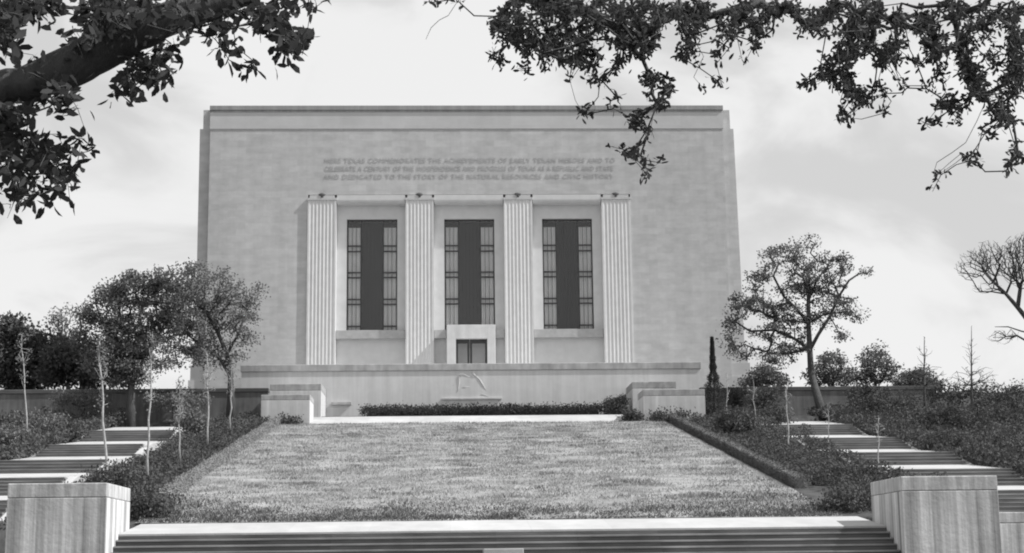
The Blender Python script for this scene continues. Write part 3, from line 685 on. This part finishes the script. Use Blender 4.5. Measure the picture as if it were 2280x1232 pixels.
# ---- white-stemmed saplings
def sapling(x0, y0, x1, y1, d, label, leafy=1.0, rt=.035):
    b = P(x0, y0, d); zb = min(b.z, gz(b.x, d) + .1)
    base = (b.x, d, b.z - .25); n = 7
    tr = [tuple(P(x0 + (x1 - x0) * k / n + random.uniform(-2.6, 2.6), y0 + (y1 - y0) * k / n, d)) for k in range(1, n + 1)]
    h = abs(y0 - y1)
    E = [px_ell(x1 + (x0 - x1) * .3, y1 + h * .22, 17, h * .16, d, .4), px_ell(x1 + (x0 - x1) * .1, y1 + h * .02, 10, h * .1, d, .25), px_ell(x1 + (x0 - x1) * .5, y1 + h * .42, 13, h * .10, d, .3)]
    tree('sapling', base, tr, E, int(60 * leafy), label, 'sapling', leafm='leaf_light', per=int(3.4 * leafy), leaf=.075, spread=.12, r_tip=.007, power=.3, barkm='palebark', trunk_r=rt, seg=.4, wob=.08, group='pale thin saplings beside the side steps', flat=1.0, cost=.35, lift=.03)
sapling(60, 962, 48, 745, 66, 'pale sapling at the far left, standing beyond the highest left landing')
sapling(238, 1068, 220, 760, 48, 'tall pale sapling standing just behind the left front pier', rt=.04)
sapling(329, 1062, 338, 760, 49, 'tall pale sapling in the bed right of the lower left steps', rt=.035)
sapling(402, 1018, 398, 850, 54, 'short pale sapling with a spreading twiggy head in the left bed', leafy=1.3, rt=.026)
sapling(462, 982, 462, 790, 60, 'straight pale sapling in the left bed nearer the lawn', rt=.035)
sapling(513, 952, 516, 800, 66, 'pale sapling just left of the lower left terrace pier', rt=.03)
sapling(1620, 948, 1618, 830, 68, 'faint thin sapling beside the dark cypress', leafy=.3, rt=.02)
sapling(1682, 958, 1676, 840, 66, 'faint thin sapling between the cypress and the leaning oak', leafy=.3, rt=.02)
sapling(1755, 1004, 1752, 850, 57, 'thin pale sapling at the left end of the upper right landing', leafy=.4, rt=.028)
sapling(1845, 1000, 1843, 900, 58, 'short thin sapling standing before the second right flight', leafy=.4, rt=.02)
sapling(1958, 1052, 1955, 930, 49, 'thin sapling in front of the third right landing', leafy=.4, rt=.022)

# ---- cypress
d = 74.6; b = foot(1590, d)
cy = empty('cypress', tuple(b), 'narrow dark spire-shaped conifer beside the right terrace pier', 'conifer')
mb = MB(); mb.tube([tuple(b), tuple(P(1590, 760, d))], [.09, .02], 6); mb.build('trunk', M['bark'], cy)
zt = P(1590, 752, d).z; n = 8000; tt = rng.uniform(0, 1, n) ** 1.35; zz = zt - tt * (zt - b[2] - .1)
kk = d / F; pr = np.interp(tt, [0, .25, .45, .52, .65, .85, 1], [.2, 3.5, 6, 12, 18, 22, 20]) * kk
pr *= 1 + .22 * np.sin(tt * 55) ; an = rng.uniform(0, 2 * math.pi, n); rr = pr * rng.uniform(.3, 1.05, n)
C = np.stack([b[0] + rr * np.cos(an), d + rr * np.sin(an), zz], 1)
Dn = np.stack([np.cos(an), np.sin(an), rng.uniform(-.2, .9, n)], 1)
np_mesh('crown', leaf_verts(C, Dn, .085, .04), n, 6, M['leaf_dark'], cy)

# ---- hedges
def hedge(p, q, wd, h, m, label, zf, n, group=None, leaf=.05, rough=.022, name='hedge', core='earth'):
    p = np.array(p, float); q = np.array(q, float); L_ = np.linalg.norm(q - p); dr = (q - p) / L_; nr_ = np.array([-dr[1], dr[0]])
    t = empty(name, (p[0], p[1], zf(p[0], p[1])), label, 'hedge', group)
    mb = MB(); k = max(2, int(L_ / .8)); ring = []
    for i in range(k + 1):
        c = p + dr * (.25 + (L_ - .5) * i / k); z = zf(c[0], c[1]); w_ = (wd / 2 - .02) * (1 + .14 * mnoise.noise((i * .8, 0, p[0])))
        for sx, zz in ((-1, -.2), (-1, h - .02), (1, h - .02), (1, -.2)):
            mb.v.append((c[0] + nr_[0] * sx * w_, c[1] + nr_[1] * sx * w_, z + zz))
    for i in range(k):
        for j in range(4): mb.f.append((i * 4 + j, i * 4 + (j + 1) % 4, i * 4 + 4 + (j + 1) % 4, i * 4 + 4 + j))
    mb.f += [(0, 1, 2, 3), tuple(k * 4 + j for j in (3, 2, 1, 0))]
    mb.build('core', m, t)
    s = rng.uniform(0, L_, n); wv = np.array([1 + .16 * mnoise.noise((a * .9, 0, p[0])) + .08 * mnoise.noise((a * 3, 1, p[0])) for a in s])
    u = rng.uniform(0, 2 * h + wd, n); off = np.where(u < h, -wd / 2, np.where(u < h + wd, u - h - wd / 2, wd / 2)) * wv
    zh = np.where(u < h, u, np.where(u < h + wd, h, 2 * h + wd - u)) * wv
    c = p[None] + dr[None] * s[:, None] + nr_[None] * off[:, None]
    z = np.array([zf(a, b_) for a, b_ in c]) + zh
    C = np.stack([c[:, 0], c[:, 1], z], 1) + rng.normal(0, rough, (n, 3)); Dn = rng.normal(size=(n, 3)) + np.array([0, 0, .5])
    np_mesh('foliage', leaf_verts(C, Dn, leaf, leaf * .6), n, 6, m, t)
    return t
pl = lambda x, y: plane(y)
M['hedge_shaded'] = mat('hedge_leaf_shaded', .15, var=.3, scale=2, translucent=.1)  # darker copy: shade on the right hedge's lawn side put into the colour
hl0 = P(365, 1108, 43); hl1 = P(612, 944, 72.5); hr0 = P(1825, 1082, 45); hr1 = P(1522, 935, 72.5)
print('hedge', hl0, hl1, hr0, hr1)
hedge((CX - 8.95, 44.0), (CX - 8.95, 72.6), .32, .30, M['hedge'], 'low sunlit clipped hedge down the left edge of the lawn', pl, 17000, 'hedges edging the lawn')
hedge((CX + 9.15, 46.0), (CX + 9.15, 72.6), .26, .34, M['hedge_shaded'], 'low clipped hedge down the right edge of the lawn, its lawn side shaded', pl, 16000, 'hedges edging the lawn')
zc_ = lambda x, y: zu1
x_a, x_b = P(806, 910, 77.3).x, P(1392, 905, 77.3).x
M['hedged'] = mat('dark_hedge_leaf', .055, var=.4, scale=.9, translucent=.15)
hedge((x_a, 77.4), (P(1340, 905, 77.3).x, 77.4), 1.2, .42, M['hedged'], 'long low dark planting at the foot of the terrace wall', zc_, 14000, leaf=.09, rough=.10)
hedge((P(1348, 905, 77.3).x, 76.9), (P(1388, 905, 77.3).x, 76.9), .9, .66, M['leaf_dark'], 'short dark bush at the right end of the planting below the terrace wall', zc_, 3500, leaf=.09, rough=.12)
def shrub(px, py, rx, ry, d, label, m='cover', n=1400, leaf=.10, group='shrubs in the beds', name='shrub', per=.12):
    c = P(px, py, d); k = d / F
    z0 = gz(c.x, d)
    e = (np.array((c.x, d, c.z)), np.array((rx * k, (rx + ry) * .5 * k, ry * k)))
    base = (c.x, d, min(z0, c.z - ry * k) + .05)
    t = empty(name, base, label, 'shrub', group)
    A = ell_points(e, 40); A[:, 2] = np.maximum(A[:, 2], base[2] + .1)
    pos, par, tips = grow([(np.array(base), -1), (np.array(base) + np.array((0, 0, .12)), 0)], list(A), .25, .2, .02)
    branch_mesh(pos, par, tips, .007, .4, None, None, 'stems', M['bark'], t)
    T = np.array([pos[q] for q in tips]); C = T[rng.integers(0, len(T), n)] + rng.normal(0, per, (n, 3)) * (1 + rx * k * .3)
    C[:, 2] = np.maximum(C[:, 2], base[2])
    np_mesh('foliage', leaf_verts(C, rng.normal(size=(n, 3)) + np.array((0, 0, .4)), leaf, leaf * .55), n, 6, M[m], t)
for a_ in ((640, 944, 32, 9, 73.0, 'low dark shrub at the foot of the lower left terrace pier', 'leaf_dark'),
           (1410, 930, 22, 13, 72.9, 'small dark shrub beside the upper path before the right piers', 'leaf_dark'),
           (1490, 932, 52, 11, 72.8, 'wide dark shrub at the foot of the lower right terrace pier', 'leaf_dark'),
           (90, 940, 60, 16, 69, 'greyish loose shrub mass at the far left beyond the landings', 'leaf_mid'),
           (30, 975, 45, 20, 62, 'grey leafy shrub at the left edge above the third landing', 'leaf_mid'),
           (150, 962, 40, 13, 66, 'small dark shrub left of the highest left landing', 'cover'),
           (425, 940, 40, 26, 66, 'airy light shrub in the left bed between two saplings', 'leaf_mid'),
           (1640, 938, 50, 26, 66, 'rounded dark shrub below the cypress', 'cover'),
           (1720, 930, 45, 22, 70, 'rounded dark shrub right of the cypress below the retaining wall', 'cover'),
           (2010, 950, 80, 40, 68, 'large dark shrub outside the topmost right flight', 'cover'),
           (2130, 945, 90, 42, 66, 'large dark shrub below the young bare trees', 'cover'),
           (2230, 925, 80, 45, 68, 'large dark shrub at the right edge on the skyline', 'cover'),
           (2110, 990, 60, 30, 57, 'dark spreading shrub at the right end of the second right landing', 'cover'),
           (2230, 1000, 80, 34, 55, 'dark spreading shrub at the right edge beside the lower flights', 'cover'),
           (1890, 1058, 70, 22, 47, 'dark shrub left of the landing behind the right front pier', 'cover'),
           (1890, 1128, 72, 34, 41.2, 'big dark shrub beside the inner back corner of the right front pier', 'cover'),
           (332, 1130, 66, 34, 41.2, 'big dark shrub beside the inner back corner of the left front pier', 'cover'),
           (250, 1068, 60, 16, 45, 'dark shrub directly above the left front pier', 'cover'),
           (1975, 900, 90, 28, 74, 'dark shrub mass along the right retaining wall', 'cover'),
           (2125, 876, 60, 20, 77, 'dark shrub hiding the right end of the retaining wall', 'cover'),
           (2225, 880, 70, 20, 77, 'dark shrub on the skyline under the large bare tree', 'cover'),
           (1640, 885, 30, 18, 77, 'small dark shrub against the wall right of the cypress', 'cover'),
           (1930, 880, 50, 18, 76.8, 'dark shrub against the middle of the right retaining wall', 'cover'),
           (180, 890, 60, 16, 76.8, 'grey shrub against the left wall, left of the oak trunk', 'leaf_mid'),
           (400, 895, 70, 16, 76, 'grey shrub against the left wall, right of the oak trunk', 'leaf_mid'),
           (1700, 890, 40, 18, 75.5, 'small shrub before the wall near the museum corner', 'cover')):
    shrub(*a_, n=int(700 + a_[2] * a_[3] * .6), leaf=.09 if a_[4] < 60 else .12)

# ---- ground cover
def cover(name, label, regs, dens, leaf=.085, hgt=.25, edge=None):
    CC = []
    if edge:
        n = 5000; Y = rng.uniform(43, 76, n); wv = np.array([mnoise.noise((0, b_ * .5, edge)) for b_ in Y]); X = edge + rng.normal(0, .16, n) + wv * .35
        CC.append(np.stack([X, Y, LZ0 + SL * (Y - LY0) + .1 + rng.uniform(0, .38, n) * (1 + wv)], 1))
    for (x0, x1, y0, y1, k) in regs:
        n = int((x1 - x0) * (y1 - y0) * dens * k); X = rng.uniform(x0, x1, n); Y = rng.uniform(y0, y1, n)
        amp = np.array([.5 + 1.1 * mnoise.noise((a * .8, b_ * .55, 7)) + .5 * mnoise.noise((a * 2.4, b_ * 2, 4)) for a, b_ in zip(X, Y)])
        Z = np.array([ground_z(a, b_) for a, b_ in zip(X, Y)]) + np.clip(amp, .08, 2) * hgt * rng.uniform(.2, 1.6, n)
        CC.append(np.stack([X, Y, Z], 1))
    C = np.concatenate(CC); n = len(C)
    o = np_mesh(name, leaf_verts(C, rng.normal(size=(n, 3)) + np.array((0, 0, .6)), leaf, leaf * .6), n, 6, M['cover'])
    tag(o, label, 'ground cover', kind='stuff')
cover('ground_cover', 'dark creeping ground cover filling the bed between the lawn hedge and the left steps', [(CX - FIN + .28, CX - 9.2, 38.7, 77.8, 1.0)], 300)
cover('ground_cover', 'dark creeping ground cover filling the bed between the lawn hedge and the right steps', [(CX + 9.7, CX + FIN - .28, 38.7, 77.8, 1.0)], 300, edge=CX + FIN)
cover('ground_cover', 'dark ground cover on the slope left of the left steps', [(-32, CX - FOUT - .28, 44, 77.8, 1.0)], 70, .13, .4, CX - FOUT)
cover('ground_cover', 'dark ground cover on the slope right of the right steps', [(CX + FOUT + .28, 34, 44, 77.8, 1.0)], 90, .13, .4, CX + FOUT)

# ================================================================== overhanging oaks near the camera
def near_oak(name, label, base, trunk, limb, limb_r, clusters, d, dj, leaf, lw, density, per, tag_m='leaf_near', extra_twigs=()):
    t = empty(name, base, label, 'tree')
    mb = MB(); pts = [Vector(p) for p in trunk[0]]
    mb.tube(pts, trunk[1], 14)
    # limb with rough bark outline
    lp = []; lr = []
    for i in range(len(limb) - 1):
        a = limb[i]; b = limb[i + 1]
        for s in range(6):
            u = s / 6; lp.append(a + (b - a) * u); r = limb_r[i] + (limb_r[i + 1] - limb_r[i]) * u
            lr.append([r * (1 + .12 * mnoise.noise((i * 6 + s + 0.3, q * .7, d))) for q in range(12)])
    lp.append(limb[-1]); lr.append([limb_r[-1]] * 12)
    mb.tube(lp, lr, 12); mb.build('trunk', M['bark'], t, smooth=True)
    start = [(np.array(limb[0]), -1)]
    for i, p in enumerate(lp[1:]): start.append((np.array(p), i))
    A = []; W = []
    for (x, y, rx, ry, *k) in clusters:
        kk = k[0] if k else 1.0
        n = max(1, int(rx * ry * density * kk / 100 + .5))
        for _ in range(n):
            an = random.uniform(0, 2 * math.pi); rr = math.sqrt(random.uniform(0, 1)) * .9
            dd = d + random.gauss(0, dj)
            A.append(np.array(P(x + rx * rr * math.cos(an), y + ry * rr * math.sin(an), dd)))
    pos, par, tips = grow(start, A, .05 * d / 5, .22, .0, .04, True)
    for tw in extra_twigs:
        p = [np.array(P(x, y, d)) for x, y in tw]
        arr = np.array(pos); k = int(np.argmin(np.linalg.norm(arr - p[0], axis=1))); last = k
        for q in p: pos.append(q); par.append(last); last = len(pos) - 1
        tips.append(last)
    branch_mesh(pos, par, tips, .0012 * d / 5, .36, .03, None, 'branches', M['bark'], t, skip=len(start))
    Cs = []; Ds = []
    nt_ = len(A)
    for k in tips[:nt_]:
        tp = pos[k]; pd_ = tp - pos[par[k]]; pd_ = pd_ / (np.linalg.norm(pd_) + 1e-9)
        m_ = max(3, int(random.gauss(per, per * .3)))
        for j in range(m_):
            dv = rng.normal(size=3); dv /= np.linalg.norm(dv); dv = dv + pd_ * .7 + np.array((0, 0, -.15))
            Cs.append(tp - pd_ * random.uniform(0, leaf * 1.6) + rng.normal(0, leaf * .3, 3)); Ds.append(dv)
    Cs = np.array(Cs); Ds = np.array(Ds)
    np_mesh('leaves', leaf_verts(Cs, Ds, leaf, lw), len(Cs), 6, M[tag_m], t)
    print(name, 'tips', len(tips), 'leaves', len(Cs))
    return t
dL = 5.0
limbL = [P(-700, 330, dL), P(-250, 250, dL), P(-60, 205, dL), P(60, 186, dL), P(150, 152, dL), P(245, 100, dL), P(350, 50, dL), P(470, 14, dL), P(620, -40, dL), P(760, -120, dL)]
kL = dL / F
rL = [k * kL for k in (75, 62, 42, 40, 48, 50, 42, 34, 20, 8)]
bL = Vector(limbL[0]); baseL = (bL.x - .5, bL.y, G0)
CL = [(40, 18, 70, 32, 1.3), (5, 60, 30, 55), (110, 10, 50, 20), (215, 25, 55, 35), (300, 22, 80, 30, 1.2), (420, 8, 60, 24, 1.2), (185, 95, 40, 45), (250, 60, 60, 40), (330, 140, 60, 26, 1.1), (400, 130, 20, 8), (285, 200, 30, 24),
      (345, 172, 30, 20), (250, 215, 18, 10, .6), (110, 195, 60, 22), (165, 225, 16, 16), (30, 90, 14, 40), (40, 138, 20, 5, .6), (490, 62, 34, 34), (518, 118, 15, 40), (552, 162, 16, 18), (645, 88, 42, 38, 1.3), (590, 48, 40, 28), (680, -4, 56, 14), (560, 12, 40, 20),
      (12, 248, 30, 28), (60, 250, 22, 24), (135, 247, 14, 16, .7), (20, 310, 30, 36), (75, 312, 30, 22), (190, 298, 12, 16, .8), (100, 345, 36, 24), (150, 335, 34, 16), (188, 328, 16, 16), (60, 372, 36, 24, 1.2), (18, 370, 26, 36), (112, 392, 50, 16),
      (42, 422, 32, 26, 1.2), (85, 430, 12, 18), (140, 410, 30, 14), (150, 440, 22, 8, .8), (112, 462, 10, 10), (14, 488, 16, 8, .8), (430, 40, 40, 25), (370, 100, 20, 25), (75, 155, 40, 16)]
near_oak('overhanging_oak', 'overhanging oak at upper left, its thick dark limb and large leaves in silhouette', baseL,
         ([baseL, (bL.x - .42, bL.y, -.2), (bL.x - .25, bL.y, .8), (bL.x + .02, bL.y, bL.z + .02), (bL.x - .1, bL.y + .1, bL.z + 1.2), (bL.x - .3, bL.y + .3, bL.z + 3)], [.34, .26, .22, .2, .16, .1]),
         limbL, rL, CL, dL, .18, .048, .021, 1.4, 5)
dR = 9.5
limbR = [P(3100, 150, dR), P(2800, -40, dR), P(2500, -120, dR), P(2200, -150, dR), P(1900, -160, dR), P(1600, -150, dR), P(1350, -110, dR), P(1150, -70, dR)]
kR = dR / F
rR = [k * kR for k in (50, 42, 34, 26, 20, 14, 9, 5)]
bR = Vector(limbR[0]); baseR = (bR.x + .6, bR.y, G0)
CR = [(955, 2, 14, 8, .7), (1012, 0, 20, 8, .8), (1130, 62, 42, 46, 1.3), (1095, 115, 10, 14), (1108, 35, 12, 26, .7), (1115, 135, 16, 14), (1165, 152, 20, 10), (1190, 80, 55, 52), (1240, 12, 64, 32, 1.6), (1160, 5, 40, 14, .8), (1290, 55, 56, 50, 1.3), (1250, 112, 46, 34),
      (1215, 150, 14, 10), (1300, 130, 42, 28, 1.4), (1332, 180, 24, 14), (1266, 178, 9, 9), (1370, 55, 44, 50), (1405, 80, 44, 44, 1.2), (1440, 60, 40, 60), (1420, 15, 60, 20, 1.2), (1372, 140, 20, 20), (1350, 5, 40, 14), (1440, 120, 24, 14),
      (1455, 172, 38, 14, 1.3), (1490, 200, 22, 16, 1.3), (1470, 232, 15, 16, 1.5), (1450, 205, 12, 10), (1298, 248, 15, 10, 1.4), (1368, 222, 14, 6), (1362, 246, 7, 7), (1415, 264, 22, 16, 1.5), (1440, 290, 16, 9), (1432, 318, 8, 8), (1400, 340, 18, 11, 1.5), (1432, 353, 16, 7), (1466, 364, 12, 5), (1440, 384, 14, 6),
      (1424, 398, 9, 6), (1356, 325, 5, 6), (1380, 332, 6, 9), (1540, 60, 30, 44), (1500, 25, 36, 28), (1565, 30, 36, 34), (1522, 118, 26, 22, 1.2), (1600, 115, 12, 34, .8), (1602, 185, 12, 12), (1573, 203, 4, 4), (1622, 60, 28, 44, 1.1), (1558, 155, 16, 8, .7),
      (1680, 25, 56, 26, 1.2), (1682, 98, 20, 16), (1690, 60, 40, 22, .9), (1750, 15, 44, 22), (1790, 66, 22, 8), (1820, 40, 40, 26), (1818, 60, 14, 8, 2), (1835, 78, 20, 8), (1868, 15, 40, 20), (1895, 60, 34, 36, 1.2),
      (1940, 30, 34, 44, 1.2), (1882, 118, 36, 34, 1.5), (1835, 160, 24, 22, 1.2), (1798, 184, 20, 13), (1870, 175, 40, 22, 1.3), (1915, 215, 34, 24, 1.5), (1880, 256, 20, 10, 1.3), (1960, 248, 16, 8), (1976, 130, 34, 36, 1.3), (1952, 190, 12, 16), (1975, 208, 8, 12), (1930, 100, 20, 30),
      (2000, 60, 26, 50), (2062, 60, 30, 50, 1.4), (2085, 105, 30, 36, 1.6), (2040, 140, 16, 14), (2010, 185, 16, 10), (2062, 190, 12, 12), (2120, 20, 40, 34), (2145, 105, 20, 60, 1.3), (2165, 165, 32, 30, 1.8), (2185, 50, 34, 50), (2250, 30, 36, 34), (2262, 100, 24, 60, 1.3), (2265, 175, 18, 46, 1.8),
      (2180, 205, 24, 20, 1.5), (2110, 228, 28, 22, 1.3), (2062, 272, 24, 10), (2130, 268, 16, 9), (2222, 235, 32, 24), (2240, 268, 26, 24, 1.3), (2188, 292, 12, 10), (2208, 308, 12, 10), (2160, 355, 22, 10, 1.3), (2258, 350, 16, 26, 1.3), (2250, 382, 12, 10), (2085, 393, 14, 6), (2074, 425, 7, 5),
      (2150, 240, 18, 12, .6), (2215, 130, 20, 40, .6), (2230, 190, 20, 30, .8), (2100, 165, 20, 20, .7), (1650, 140, 12, 8, .5)]
near_oak('overhanging_oak', 'overhanging oak at upper right, small leaves drooping across sky and museum roofline', baseR,
         ([baseR, (bR.x + .5, bR.y, 0), (bR.x + .3, bR.y, 1.6), (bR.x + .02, bR.y, bR.z + .02), (bR.x, bR.y + .2, bR.z + 1.5), (bR.x - .2, bR.y + .4, bR.z + 3.5)], [.42, .34, .3, .26, .2, .1]),
         limbR, rR, CR, dR, .3, .045, .020, 3.5, 5,
         extra_twigs=([(1035, -20), (1013, 12), (998, 35), (978, 45), (960, 62), (948, 88)], [(2195, 225), (2175, 270), (2150, 318), (2120, 340), (2086, 362), (2078, 388)]))
